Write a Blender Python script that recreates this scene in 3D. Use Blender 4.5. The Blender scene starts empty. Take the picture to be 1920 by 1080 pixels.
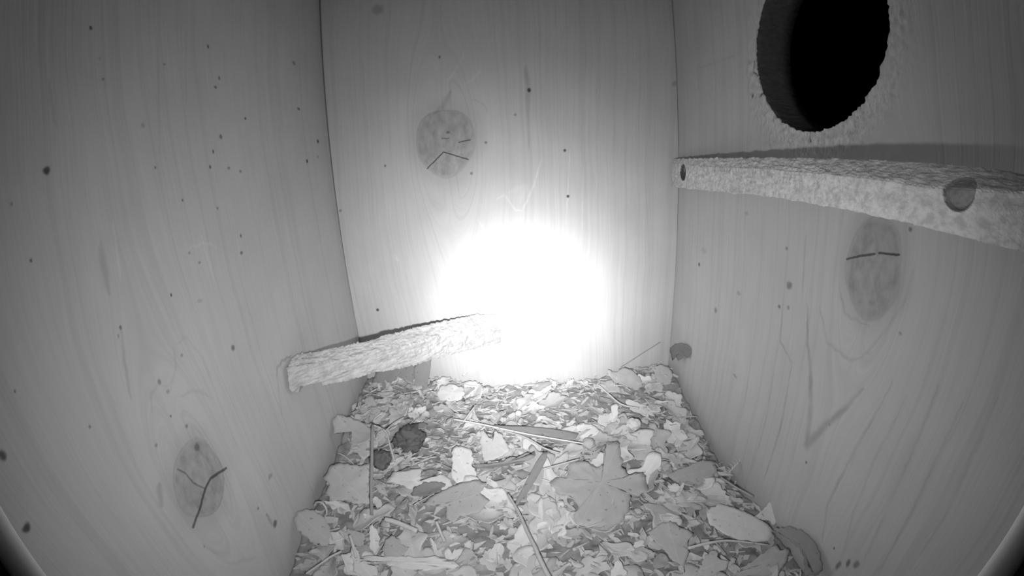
import bpy, bmesh, math, random
import numpy as np
from mathutils import Vector, Matrix, noise
random.seed(7)
sc = bpy.context.scene
C = sc.collection
D = 0.26                       # distance from the lens to the back wall, metres
ZC = 0.74 * D                  # height of the lens above the box floor

# ------------------------------------------------------------------ camera
R = Matrix(((0.9967368, 0.0726550, -0.0351703),
            (-0.0547758, 0.2887648, -0.9558318),
            (-0.0592900, 0.9546393, 0.2918022)))
F, K = 747.124, 0.0916340      # lens: r = F*(t + K*t^3), r in pixels of the 1920 wide frame
cd = bpy.data.cameras.new('camera')
cd.type = 'PANO'
cd.panorama_type = 'FISHEYE_LENS_POLYNOMIAL'
cd.sensor_fit = 'HORIZONTAL'
cd.sensor_width = 36.0
cd.fisheye_fov = math.pi
cd.fisheye_polynomial_k0 = 0.0
cd.fisheye_polynomial_k1 = -0.07147855800678639
cd.fisheye_polynomial_k2 = 2.5122625e-05
cd.fisheye_polynomial_k3 = 3.435046259624969e-05
cd.fisheye_polynomial_k4 = -6.525601603984534e-07
cd.clip_start = 0.0005
cam = bpy.data.objects.new('camera', cd)
C.objects.link(cam)
cam.matrix_world = Matrix.Translation((0, 0, ZC)) @ R.to_4x4()
sc.camera = cam
sc.cycles.max_bounces = 5
sc.cycles.diffuse_bounces = 4

# ------------------------------------------------------------------ light and exposure
sc.view_settings.view_transform = 'Standard'
sc.view_settings.look = 'None'
sc.view_settings.gamma = 1.0
sc.view_settings.exposure = 0.0
sc.view_settings.use_curve_mapping = False
w = bpy.data.worlds.new('night'); sc.world = w
w.use_nodes = True
w.node_tree.nodes['Background'].inputs[0].default_value = (0, 0, 0, 1)
w.node_tree.nodes['Background'].inputs[1].default_value = 0.0

def spot(name, loc, target, power, size, blend, rad):
    d = bpy.data.lights.new(name, 'SPOT')
    d.energy = power; d.spot_size = math.radians(size); d.spot_blend = blend
    d.shadow_soft_size = rad; d.color = (1, 1, 1)
    o = bpy.data.objects.new(name, d); C.objects.link(o)
    o.location = loc
    o.rotation_euler = (Vector(target) - Vector(loc)).to_track_quat('-Z', 'Y').to_euler()
    return o

def PD(x, y, z):               # units of D, relative to the lens -> world metres
    return Vector((x * D, y * D, z * D + ZC))

HOT = PD(0.066, 1.0, -0.385)
LED = PD(-0.008, 0.022, -0.060)
# the infrared lamp under the lens: overlapping cones of one cluster of diodes
for cone_, power_, aim_ in ((160, 0.50, PD(0.02, 1, -.45)), (120, 0.34, PD(0.02, 1, -.47)), (80, 0.98, PD(0.04, 1, -.40)),
                            (60, 1.0, PD(0.05, 1, -.385)), (44, 1.9, HOT), (34, 2.2, HOT)):
    spot('infrared_diode', LED, aim_, power_, cone_, 1.0, 0.0020)

# ------------------------------------------------------------------ helpers
def ray(px, py):               # world direction of a pixel of the 1920x1080 photograph
    dx, dy = px - 960.0, py - 540.0
    r = math.hypot(dx, dy) + 1e-9
    rr = r / F; t = rr
    for _ in range(20):
        t -= (t + K * t ** 3 - rr) / (1 + 3 * K * t * t)
    s = math.sin(t)
    return R @ Vector((dx / r * s, -dy / r * s, -math.cos(t)))
XL, XR = -0.397, 0.492
def on_left(px, py):
    d = ray(px, py); return d * (XL / d.x)
def on_right(px, py):
    d = ray(px, py); return d * (XR / d.x)
def on_back(px, py):
    d = ray(px, py); return d * (1.0 / d.y)
def W(v): return PD(v[0], v[1], v[2])

def mesh_obj(name, verts, faces, mat=None, parent=None, smooth=False):
    me = bpy.data.meshes.new(name)
    me.from_pydata([tuple(v) for v in verts], [], faces)
    bm = bmesh.new(); bm.from_mesh(me)
    bmesh.ops.recalc_face_normals(bm, faces=bm.faces)
    bm.to_mesh(me); bm.free()
    if smooth:
        for p in me.polygons: p.use_smooth = True
    if mat: me.materials.append(mat)
    o = bpy.data.objects.new(name, me); C.objects.link(o)
    if parent: o.parent = parent
    return o

def tag(o, label, cat, group=None, kind=None):
    o['label'] = label; o['category'] = cat
    if group: o['group'] = group
    if kind: o['kind'] = kind
    return o

def struct(o, label=None):
    o['kind'] = 'structure'
    if label: o['label'] = label
    return o

def empty(name, loc, label, cat, group=None):
    o = bpy.data.objects.new(name, None); C.objects.link(o)
    o.location = loc; o.empty_display_size = 0.01
    return tag(o, label, cat, group)

def nz(x, y, z=0.0): return noise.noise(Vector((x, y, z)))

# ------------------------------------------------------------------ node helper
class NB:
    def __init__(s, name):
        s.m = bpy.data.materials.new(name); s.m.use_nodes = True
        s.t = s.m.node_tree; s.b = s.t.nodes['Principled BSDF']
        s.b.inputs['Specular IOR Level'].default_value = 0.2
    def node(s, ty): return s.t.nodes.new(ty)
    def put(s, sock, v):
        if v is None: return
        if hasattr(v, 'links'): s.t.links.new(v, sock)
        else: sock.default_value = v
    def math(s, op, a, b=None, c=None, clamp=False):
        n = s.node('ShaderNodeMath'); n.operation = op; n.use_clamp = clamp
        s.put(n.inputs[0], a); s.put(n.inputs[1], b); s.put(n.inputs[2], c)
        return n.outputs[0]
    def vec(s, op, a, b=None, scale=None):
        n = s.node('ShaderNodeVectorMath'); n.operation = op
        s.put(n.inputs[0], a); s.put(n.inputs[1], b)
        if scale is not None: s.put(n.inputs['Scale'], scale)
        return n.outputs['Value'] if op in ('LENGTH', 'DOT_PRODUCT', 'DISTANCE') else n.outputs['Vector']
    def comb(s, x, y, z=0.0):
        n = s.node('ShaderNodeCombineXYZ')
        s.put(n.inputs[0], x); s.put(n.inputs[1], y); s.put(n.inputs[2], z); return n.outputs[0]
    def sep(s, v):
        n = s.node('ShaderNodeSeparateXYZ'); s.put(n.inputs[0], v); return n.outputs
    def noise(s, v, scale, detail=2.0, rough=0.5, dist=0.0):
        n = s.node('ShaderNodeTexNoise'); s.put(n.inputs['Vector'], v)
        n.inputs['Scale'].default_value = scale; n.inputs['Detail'].default_value = detail
        n.inputs['Roughness'].default_value = rough; n.inputs['Distortion'].default_value = dist
        return n.outputs[0]
    def ramp(s, v, a, b, lo=0.0, hi=1.0):          # smoothstep from a to b
        n = s.node('ShaderNodeMapRange'); n.interpolation_type = 'SMOOTHSTEP'
        s.put(n.inputs['Value'], v)
        n.inputs['From Min'].default_value = a; n.inputs['From Max'].default_value = b
        n.inputs['To Min'].default_value = lo; n.inputs['To Max'].default_value = hi
        return n.outputs[0]
    def grey(s, v):
        n = s.node('ShaderNodeCombineColor'); 
        for i in range(3): s.put(n.inputs[i], v)
        return n.outputs[0]
    def finish(s, val, rough=0.75, bump=None, strength=0.3, dist=0.001):
        s.t.links.new(s.grey(val), s.b.inputs['Base Color'])
        s.b.inputs['Roughness'].default_value = rough
        if bump is not None:
            n = s.node('ShaderNodeBump'); s.put(n.inputs['Height'], bump)
            n.inputs['Strength'].default_value = strength; n.inputs['Distance'].default_value = dist
            s.t.links.new(n.outputs[0], s.b.inputs['Normal'])
        return s.m

def obj_coord(nb):
    return nb.node('ShaderNodeTexCoord').outputs['Object']

# ---- bare pine board with knots, cracks, flecks. across: 0 = x, 1 = y (mm relative to the lens)
def wood_board(name, across, proj, knots, lines, spots, base=0.56, hole=None, torn=None, seed=0.0):
    nb = NB(name)
    X, Y, Z = nb.sep(obj_coord(nb))
    u = nb.math('MULTIPLY', (X, Y)[across], 1000.0)
    v = nb.math('MULTIPLY', nb.math('SUBTRACT', Z, ZC), 1000.0)
    def uv(px, py):
        q = proj(px, py); return (q[across] * D * 1000, q[2] * D * 1000)
    P = nb.comb(u, v, 0.0)
    ga = nb.node('ShaderNodeAttribute'); ga.attribute_name = 'grain'; psi = ga.outputs['Fac']     # grain lines, flowing round the knots
    ka = nb.node('ShaderNodeAttribute'); ka.attribute_name = 'knot'; kr_all = ka.outputs['Fac']   # 1 on the knot's rim
    fine = nb.noise(nb.comb(nb.math('MULTIPLY', psi, 1.0), nb.math('MULTIPLY', v, 0.02), seed + 3), 1.5, 3.0, 0.6)
    rings = nb.noise(nb.comb(nb.math('MULTIPLY', psi, 1.0), nb.math('MULTIPLY', v, 0.006), seed + 8), 0.28, 2.0, 0.5)
    late = nb.ramp(rings, 0.50, 0.66)
    blot = nb.noise(P, 0.035, 2.0)
    val = nb.math('MULTIPLY', base, nb.math('ADD', 1.0, nb.math('MULTIPLY', nb.math('SUBTRACT', fine, 0.5), 0.22)))
    val = nb.math('MULTIPLY', val, nb.math('SUBTRACT', 1.0, nb.math('MULTIPLY', late, 0.06)))
    val = nb.math('MULTIPLY', val, nb.math('ADD', 0.93, nb.math('MULTIPLY', blot, 0.14)))
    height = nb.math('ADD', nb.math('MULTIPLY', fine, 0.5), nb.math('MULTIPLY', late, -0.35))
    if knots:
        inside = nb.ramp(kr_all, 0.90, 1.05, 1.0, 0.0)
        halo = nb.ramp(kr_all, 1.0, 1.6, 1.0, 0.0)
        kring = nb.noise(nb.comb(nb.math('MULTIPLY', kr_all, 1.6), nb.math('MULTIPLY', u, 0.16), nb.math('MULTIPLY', v, 0.10)), 1.6, 3.0, 0.6)
        kval = nb.math('MULTIPLY', base, nb.math('ADD', 0.36, nb.math('MULTIPLY', kring, 0.62)))
        mx = nb.node('ShaderNodeMix'); mx.data_type = 'FLOAT'
        nb.put(mx.inputs[0], inside); nb.put(mx.inputs[2], nb.math('MULTIPLY', val, nb.math('SUBTRACT', 1.0, nb.math('MULTIPLY', halo, 0.13)))); nb.put(mx.inputs[3], kval)
        val = mx.outputs[0]
        rim = nb.ramp(nb.math('ABSOLUTE', nb.math('SUBTRACT', kr_all, 1.0)), 0.0, 0.06, 1.0, 0.0)
        val = nb.math('MULTIPLY', val, nb.math('SUBTRACT', 1.0, nb.math('MULTIPLY', rim, 0.09)))
        height = nb.math('SUBTRACT', height, nb.math('MULTIPLY', rim, 1.0))
    # wobbling position for drawn grain lines and cracks
    wv = nb.node('ShaderNodeTexNoise'); nb.put(wv.inputs['Vector'], P); wv.inputs['Scale'].default_value = 0.5; wv.inputs['Detail'].default_value = 2
    Pw = nb.vec('ADD', P, nb.vec('SCALE', nb.vec('SUBTRACT', wv.outputs['Color'], (0.5, 0.5, 0.5)), scale=0.6))
    Pw = nb.vec('MULTIPLY', Pw, (1, 1, 0))
    def acc_line(pts, width, strength):
        q = [uv(*p) for p in pts]
        best = None
        for a, b in zip(q[:-1], q[1:]):
            ba = (b[0] - a[0], b[1] - a[1]); L2 = ba[0] ** 2 + ba[1] ** 2 + 1e-9
            pa = nb.vec('SUBTRACT', Pw, (a[0], a[1], 0))
            h = nb.math('MULTIPLY', nb.vec('DOT_PRODUCT', pa, (ba[0], ba[1], 0)), 1.0 / L2, clamp=True)
            d = nb.vec('LENGTH', nb.vec('SUBTRACT', pa, nb.vec('SCALE', (ba[0], ba[1], 0), scale=h)))
            best = d if best is None else nb.math('MINIMUM', best, d)
        return nb.ramp(best, width * 0.35, width, strength, 0.0)
    dark = None
    for pts, width, st in lines:
        if st < 0.42: continue
        k = acc_line(pts, width, st)
        dark = k if dark is None else nb.math('MAXIMUM', dark, k)
    if dark is not None: val = nb.math('MULTIPLY', val, nb.math('SUBTRACT', 1.0, dark))
    at = nb.node('ShaderNodeAttribute'); at.attribute_name = 'mark'      # flecks, stains, single grain lines, and lit torn grain painted paler
    m = at.outputs['Fac']
    val = nb.math('MULTIPLY', val, nb.math('SUBTRACT', 1.0, nb.math('MAXIMUM', m, 0.0)))
    val = nb.math('ADD', val, nb.math('MULTIPLY', nb.math('MAXIMUM', nb.math('MULTIPLY', m, -1.0), 0.0), 0.5))
    height = nb.math('SUBTRACT', height, nb.math('MULTIPLY', m, 1.5))
    if hole is not None:                       # chewed, fibrous wood round the entrance hole
        hu, hv, hr = hole
        du = nb.math('SUBTRACT', u, hu); dv = nb.math('SUBTRACT', v, hv)
        rr = nb.math('DIVIDE', nb.vec('LENGTH', nb.comb(du, dv, 0)), hr)
        low = nb.ramp(dv, -hr * 0.2, -hr * 0.9, 0.0, 1.0)
        rn = nb.noise(nb.comb(u, nb.math('MULTIPLY', v, 0.45), 0), 0.9, 3.0)
        lim = nb.math('ADD', nb.math('MULTIPLY', nb.math('SUBTRACT', rn, 0.5), 0.5), rr)
        zone = nb.math('MULTIPLY', nb.ramp(lim, 1.1, 1.36, 1.0, 0.0), nb.math('ADD', 0.35, nb.math('MULTIPLY', low, 0.65)))
        fib = nb.noise(nb.comb(u, nb.math('MULTIPLY', v, 0.3), 5.0), 1.3, 3.0, 0.65)
        val = nb.math('MULTIPLY', val, nb.math('ADD', 1.0, nb.math('MULTIPLY', zone, nb.math('MULTIPLY', nb.math('SUBTRACT', fib, 0.42), 1.6))))
        height = nb.math('ADD', height, nb.math('MULTIPLY', zone, nb.math('MULTIPLY', fib, 4.0)))
    return nb.finish(val, 0.72, height, 0.5, 0.0003)

# ------------------------------------------------------------------ the box
LK = [  # left wall
 ([(519,708),(520,690),(530,676),(546,667)], .9, .36), ([(520,700),(524,745),(530,780)], .8, .14),
 ([(333,880),(346,886),(362,905),(386,917)], .45, .45), ([(424,878),(396,896),(384,917),(376,950),(362,988)], .8, .7),
 ([(92,150),(97,200),(105,240)], .8, .16), ([(188,455),(193,490),(205,550)], 1.3, .22),
 ([(212,410),(220,480),(227,530)], .5, -.16), ([(227,610),(234,680),(246,750)], .7, .2), ([(375,430),(388,480),(402,525)], .5, -.14),
 ([(475,400),(488,470)], .5, -.12), ([(352,466),(385,455),(415,467)], .5, -.12),
 ([(285,770),(284,735),(298,722),(318,722)], .6, .14), ([(340,745),(352,735),(375,732),(398,748)], .7, .16),
 ([(326,650),(330,690),(318,735)], .6, .13), ([(298,905),(303,950)], 1.5, .3), ([(500,965),(512,985)], 1.1, .35),
 ([(330,645),(350,632),(380,670),(410,750),(450,850)], .7, .10), ([(380,1020),(430,1058),(480,1045)], 1.0, .12),
 ([(297,60),(298,200),(300,290)], .7, .12), ([(349,60),(350,200)], .6, .10)]
LS = [(87,318,8,8,.8),(2,853,9,16,.75),(48,990,13,11,.8),(170,52,3,4,.8),(390,87,2,4,.7),(411,146,2,4,.6),(404,163,3,3,.6),
 (308,120,3,3,.4),(193,148,3,3,.45),(187,110,2,3,.35),(460,222,2,3,.7),(414,256,3,5,.6),(400,284,2,4,.7),(268,235,4,5,.3),
 (291,314,2,3,.6),(394,313,2,4,.75),(429,315,3,3,.45),(451,321,3,3,.45),(551,118,3,4,.5),(560,204,3,3,.6),(596,265,2,4,.8),
 (576,302,2,4,.8),(596,294,2,3,.35),(342,375,2,3,.6),(408,390,2,3,.5),(452,442,2,4,.6),(453,474,3,4,.6),(374,492,3,3,.4),
 (355,474,3,3,.35),(58,488,3,4,.75),(21,382,3,4,.4),(321,553,2,4,.8),(437,652,4,7,.6),(226,614,3,5,.6),(222,630,2,4,.5),
 (299,716,4,7,.5),(293,835,4,5,.4),(320,780,2,3,.8),(28,734,2,4,.6),(168,800,3,4,.55),(315,734,4,5,.35),(350,799,4,5,.45),
 (369,838,6,11,.5),(516,982,7,9,.65),(507,893,6,7,.35),(484,953,3,4,.5),(500,965,3,3,.4),(375,564,6,5,.2),(383,1025,2,3,.6),(341,666,3,4,.4)]
BK = [([(801,316),(832,285),(878,299)], .55, .75), ([(829,260),(842,259)], .45, .55), ([(860,267),(882,262)], .5, .7),
 ([(832,155),(846,143),(862,118),(873,92)], .6, -.12), ([(815,132),(829,110)], .5, -.10), ([(860,162),(885,150),(905,128)], .9, -.09), ([(845,172),(830,200),(812,215)], 2.0, .22),
 ([(886,186),(908,196),(914,212)], .6, .16), ([(985,125),(990,165),(990,215)], 2.2, .2), ([(990,210),(992,280)], .9, .16),
 ([(1069,280),(1066,340),(1061,420)], .5, -.22), ([(1093,316),(1092,430)], .45, -.2), ([(1119,325),(1117,380)], .4, -.12),  # raised torn grain catching the light, painted as paler lines
 ([(1042,0),(1038,120),(1040,300)], .5, .08), ([(1078,0),(1075,260)], .5, .08),([(1124,20),(1122,250)], .7, .09),([(1010,0),(1012,90)],.6,.07),
 ([(930,375),(945,365),(968,395),(980,394)], .8, -.14), ([(980,394),(1000,350),(1015,300)], .9, -.18), ([(955,360),(985,350),(975,380)], 2.6, -.08),  # lit torn flake, its brightness painted in as paler strokes
 ([(740,478),(746,490)], 1.6, -.12), ([(895,410),(915,440)], 1.0, -.15), ([(1214,380),(1216,500)], .5, .06), ([(1190,350),(1192,520)], .5, .06)]
BS = [(992,169,4,5,.85),(1059,282,3,3,.8),(1065,368,3,3,.85),(824,107,2,3,.7),(966,215,3,3,.4),(911,267,3,3,.5),(884,325,3,3,.5),
 (722,311,2,3,.6),(708,581,3,3,.85),(840,248,4,3,.5),(708,18,12,10,.3),(638,395,3,3,.4),(1265,157,5,5,.3)]
RK = [([(1588,486),(1612,480),(1640,476)], .6, .7), ([(1648,474),(1686,478)], .6, .75), ([(1637,415),(1640,460)], .5, -.10), ([(1630,505),(1640,545),(1643,575)], .6, -.12),
 ([(1512,432),(1508,480),(1504,560)], .6, .2), ([(1514,570),(1514,640),(1520,700),(1520,760),(1513,835)], (.5, 2.6), .30), ([(1512,836),(1545,800),(1585,765),(1618,728)], (2.8, 1.0), .30), ([(1553,797),(1558,793)], .7, .35),
 ([(1480,708),(1464,800),(1432,900)], .8, .25), ([(1468,560),(1463,640),(1485,680),(1478,720)], .7, .22), ([(1451,700),(1435,791),(1408,885)], .7, .18),
 ([(1537,575),(1550,640),(1590,675),(1615,672)], .9, .16), ([(1574,540),(1585,590),(1630,612)], .8, .2), ([(1615,672),(1660,620),(1700,560),(1715,500)], .8, .12),
 ([(1674,714),(1611,830),(1572,904),(1551,946),(1541,1017)], .9, .18), ([(1700,740),(1640,860),(1600,960),(1580,1040)], .7, .13),
 ([(1760,720),(1705,860),(1660,960),(1620,1050)], .8, .14), ([(1805,753),(1752,865),(1738,897),(1703,971),(1646,1073)], .7, .14),
 ([(1871,746),(1822,855),(1769,971),(1706,1066)], .8, .13), ([(1305,130),(1390,100)], 1.0, .12), ([(1443,260),(1446,290)], .5, .35), ([(1518,246),(1520,266)], .6, .75),
 ([(1414,115),(1413,135),(1421,142)], .6, .6), ([(1380,680),(1365,760)], .6, .1), ([(1350,640),(1340,740)], .5, .1), ([(1410,660),(1392,780)], .6, .1)]
RS = [(1311,496,2,4,.7),(1480,535,6,9,.5),(1461,575,3,4,.55),(1478,577,3,5,.35),(1342,582,3,6,.4),(1385,550,4,5,.25),(1400,400,4,4,.2),(1707,430,4,5,.55),
 (1475,466,3,4,.4),(1512,867,2,3,.75),(1688,625,4,4,.35),(1564,1028,2,4,.7),(1411,179,3,3,.9),(1427,179,3,3,.9),(1378,705,5,3,.3),
 (1572,1060,5,16,.55),(1590,1056,5,12,.6),(1606,1058,7,14,.5),(1555,796,3,4,.4),(1320,470,6,6,.15)]
HC = (0.520, 0.200, 0.145)     # entrance hole: y, z, radius in D
KN = {'wall_left': [(376,900,54,88,0,3.0,1.35)], 'wall_back': [(835,266,52,58,0,3.0,1.15)], 'wall_right': [(1636,505,48,94,0,3.0,1.35)]}
mat_left = wood_board('pine_board_left', 1, on_left, KN['wall_left'], LK, LS, seed=1.0)
mat_back = wood_board('pine_board_back', 0, on_back, KN['wall_back'], BK, BS, seed=12.0)
mat_right = wood_board('pine_board_right', 1, on_right, KN['wall_right'], RK, RS, seed=23.0,
                       hole=(HC[0]*D*1000, HC[1]*D*1000, HC[2]*D*1000))
nb = NB('plain_pine_board'); mat_plain = nb.finish(nb.math('MULTIPLY', 0.3, nb.math('ADD', 0.8, nb.math('MULTIPLY', nb.noise(nb.vec('MULTIPLY', obj_coord(nb), (900, 900, 20)), 1.0, 3.0), 0.4))), 0.8)

TW = 0.021                     # board thickness
YF = -0.05                     # inner face of the front board, behind the lens
ZTOP = 0.205 + ZC
def slab(name, x0, x1, y0, y1, z0, z1, mat):
    v = [(x, y, z) for x in (x0, x1) for y in (y0, y1) for z in (z0, z1)]
    f = [(0,1,3,2),(4,6,7,5),(0,4,5,1),(2,3,7,6),(0,2,6,4),(1,5,7,3)]
    return struct(mesh_obj(name, v, f, mat))
xl, xr, yb = XL * D, XR * D, D
slab('floor', xl - TW, xr + TW, YF - TW, yb + TW, -TW, 0.0, mat_plain)
slab('ceiling', xl - TW, xr + TW, YF - TW, yb + TW, ZTOP, ZTOP + TW, mat_plain)
slab('wall_front', xl, xr, YF - TW, YF, 0.0, ZTOP, mat_plain)
def marks(u, v, across, proj, lines, spots):
    """strength of the drawn marks at wall points (mm)"""
    def uv(px, py):
        q = proj(px, py); return (q[across] * D * 1000, q[2] * D * 1000)
    wu = u + 0.35 * np.sin(v * 1.1 + 0.5 * np.sin(u * 0.9)) * np.sin(v * 0.37) * .5 + 0.04 * np.sin(v * 3.1 + u)
    wv_ = v + 0.3 * np.sin(u * 1.3 + v * 0.4)
    m = np.zeros_like(u)
    sst = lambda d, e0, e1: (lambda t: 1 - t * t * (3 - 2 * t))(np.clip((d - e0) / (e1 - e0), 0, 1))
    for pts, width, st in lines:
        if st >= 0.42: continue
        q = [uv(*p) for p in pts]
        best = np.full_like(u, 1e9); n = len(q) - 1
        w0, w1 = width if isinstance(width, tuple) else (width, width)
        for i, (a, b) in enumerate(zip(q[:-1], q[1:])):
            bx, by = b[0] - a[0], b[1] - a[1]
            h = np.clip(((wu - a[0]) * bx + (wv_ - a[1]) * by) / (bx * bx + by * by + 1e-9), 0, 1)
            s_ = (i + h) / n
            wd = w0 + (w1 - w0) * s_
            if not isinstance(width, tuple): wd = wd * (1.15 - 0.75 * np.abs(2 * s_ - 1) ** 3)    # ends thin out
            best = np.minimum(best, np.hypot(wu - a[0] - h * bx, wv_ - a[1] - h * by) / wd)
        k = sst(best, 0.1, 1.2) * st * (0.8 + 0.3 * np.sin(v * 0.33 + u * 0.2 + n) * np.sin(v * 0.11 + 1.7))
        m = np.where(np.abs(k) > np.abs(m), k, m)
    for px, py, rx, ry, st in spots:
        c = uv(px, py); a = abs(uv(px + rx, py)[0] - uv(px - rx, py)[0]) / 2 + 1e-3
        b = abs(uv(px, py + ry)[1] - uv(px, py - ry)[1]) / 2 + 1e-3
        a = max(a, 0.33); b = max(b, 0.4)
        U, V = (wu, wv_) if rx > 4 else (u, v)
        k = sst(np.hypot((U - c[0]) / a, (V - c[1]) / b), 0.5, 1.25) * st
        m = np.where(k > np.abs(m), k, m)
    return m

def flow(u, v, across, proj, knots, seed):
    """grain coordinate (mm) that streams round the knots, and the relative knot radius"""
    def uv(px, py):
        q = proj(px, py); return (q[across] * D * 1000, q[2] * D * 1000)
    psi = u + 2.2 * np.sin(v * 0.017 + seed) + 0.9 * np.sin(v * 0.045 + u * 0.02 + seed * 2) + 0.25 * np.sin(v * 0.16 + u * 0.09)
    e = np.full_like(u, 9.0)
    for (cx, cy, wx, wy, ang, stretch, pull) in knots:
        c = uv(cx, cy); a = abs(uv(cx + wx, cy)[0] - uv(cx - wx, cy)[0]) / 2
        b = abs(uv(cx, cy + wy)[1] - uv(cx, cy - wy)[1]) / 2
        du = u - c[0]; dv = v - c[1]
        r2 = np.maximum(du * du + (dv / stretch) ** 2, a * a * 0.6)
        psi = psi - du * (a * pull) ** 2 / r2
        th = np.arctan2(dv, du)
        e = np.minimum(e, np.hypot(du / a, dv / b) * (0.93 + 0.02 * np.sin(2 * th + seed) + 0.03 * np.sin(3 * th + 1.3 * seed) + 0.02 * np.sin(5 * th)))
    return psi, e

def np_obj(name, co, quads, mat, mark=None, more={}):
    me = bpy.data.meshes.new(name)
    me.vertices.add(len(co)); me.vertices.foreach_set('co', co.astype(np.float32).ravel())
    me.loops.add(quads.size); me.loops.foreach_set('vertex_index', quads.astype(np.int32).ravel())
    me.polygons.add(len(quads))
    me.polygons.foreach_set('loop_start', np.arange(0, quads.size, 4, dtype=np.int32))
    me.polygons.foreach_set('loop_total', np.full(len(quads), 4, dtype=np.int32))
    if mark is not None:
        at = me.attributes.new('mark', 'FLOAT', 'POINT'); at.data.foreach_set('value', mark.astype(np.float32))
    for k_, v_ in more.items():
        at = me.attributes.new(k_, 'FLOAT', 'POINT'); at.data.foreach_set('value', v_.astype(np.float32))
    me.update(); me.validate(); me.materials.append(mat)
    o = bpy.data.objects.new(name, me); C.objects.link(o); return o

def board(name, across, plane, depth, a0, a1, z0, z1, mat, proj, lines, spots, step=0.00036, gaps=None, cut=None, extra=None):
    """board whose inner face is a fine grid; depth is the signed thickness behind the face"""
    na = int((a1 - a0) / step); nz_ = int((z1 - z0) / step)
    A, Z = np.meshgrid(np.linspace(a0, a1, na + 1), np.linspace(z0, z1, nz_ + 1))
    if gaps:
        L = a0 + gaps[0](Z); Rr = a1 - gaps[1](Z); A = L + (Rr - L) * (A - a0) / (a1 - a0)
    if cut:                                # snap the grid lines next to the cut-out onto its border
        for c0 in (cut[0] - cut[2], cut[0] + cut[2]):
            i = int(np.argmin(np.abs(A[0] - c0))); A[:, i] = c0
        for c0 in (cut[1] - cut[2], cut[1] + cut[2]):
            i = int(np.argmin(np.abs(Z[:, 0] - c0))); Z[i, :] = c0
    A = A.ravel(); Z = Z.ravel()
    idx = np.arange((na + 1) * (nz_ + 1)).reshape(nz_ + 1, na + 1)
    q = np.stack([idx[:-1, :-1], idx[:-1, 1:], idx[1:, 1:], idx[1:, :-1]], -1).reshape(-1, 4)
    if cut:
        cx = A[q].mean(1); cz = Z[q].mean(1)
        q = q[(np.abs(cx - cut[0]) > cut[2]) | (np.abs(cz - cut[1]) > cut[2])]
    m = marks(A * 1000, (Z - ZC) * 1000, across, proj, lines, spots)
    P0 = np.full_like(A, plane)
    co = np.stack([P0, A, Z], 1) if across == 1 else np.stack([A, P0, Z], 1)
    if extra is None:                      # the four edges and the far face
        b = len(co); bl = []
        cA = [(idx[0, 0]), (idx[0, -1]), (idx[-1, -1]), (idx[-1, 0])]
        for i in cA:
            c = co[i].copy(); c[1 - across] = plane + depth; bl.append(c)
        co = np.vstack([co, bl]); m = np.concatenate([m, np.zeros(4)])
        q = np.vstack([q, [[b, b + 1, b + 2, b + 3]] + [[cA[i], cA[(i + 1) % 4], b + (i + 1) % 4, b + i] for i in range(4)]])
    else:
        n0 = len(co); co = np.vstack([co, extra[0]])
        e = extra[0]; m = np.concatenate([m, marks(e[:, 1] * 1000, (e[:, 2] - ZC) * 1000, across, proj, lines, spots)])
        q = np.vstack([q, extra[1] + n0])
    g, kn = flow(co[:, across] * 1000, (co[:, 2] - ZC) * 1000, across, proj, KN[name], {'wall_left': 1.0, 'wall_back': 2.6, 'wall_right': 4.1}[name])
    return struct(np_obj(name, co, q, mat, m, {'grain': g, 'knot': kn}))

board('wall_left', 1, xl, -TW, YF - TW, yb + TW, 0.0, ZTOP, mat_left, on_left, LK, LS)
gl = lambda z: 0.00022 + 0.0011 * np.clip((z - 0.08) / (ZTOP - 0.08), 0, 1)
gr = lambda z: 0.00015 + 0.0004 * np.clip((z - 0.08) / (ZTOP - 0.08), 0, 1)
# back board: its edges stand a hair off the side boards, the gap opening towards the top
board('wall_back', 0, yb, TW, xl, xr, 0.0, ZTOP, mat_back, on_back, BK, BS, gaps=(gl, gr))

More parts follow.
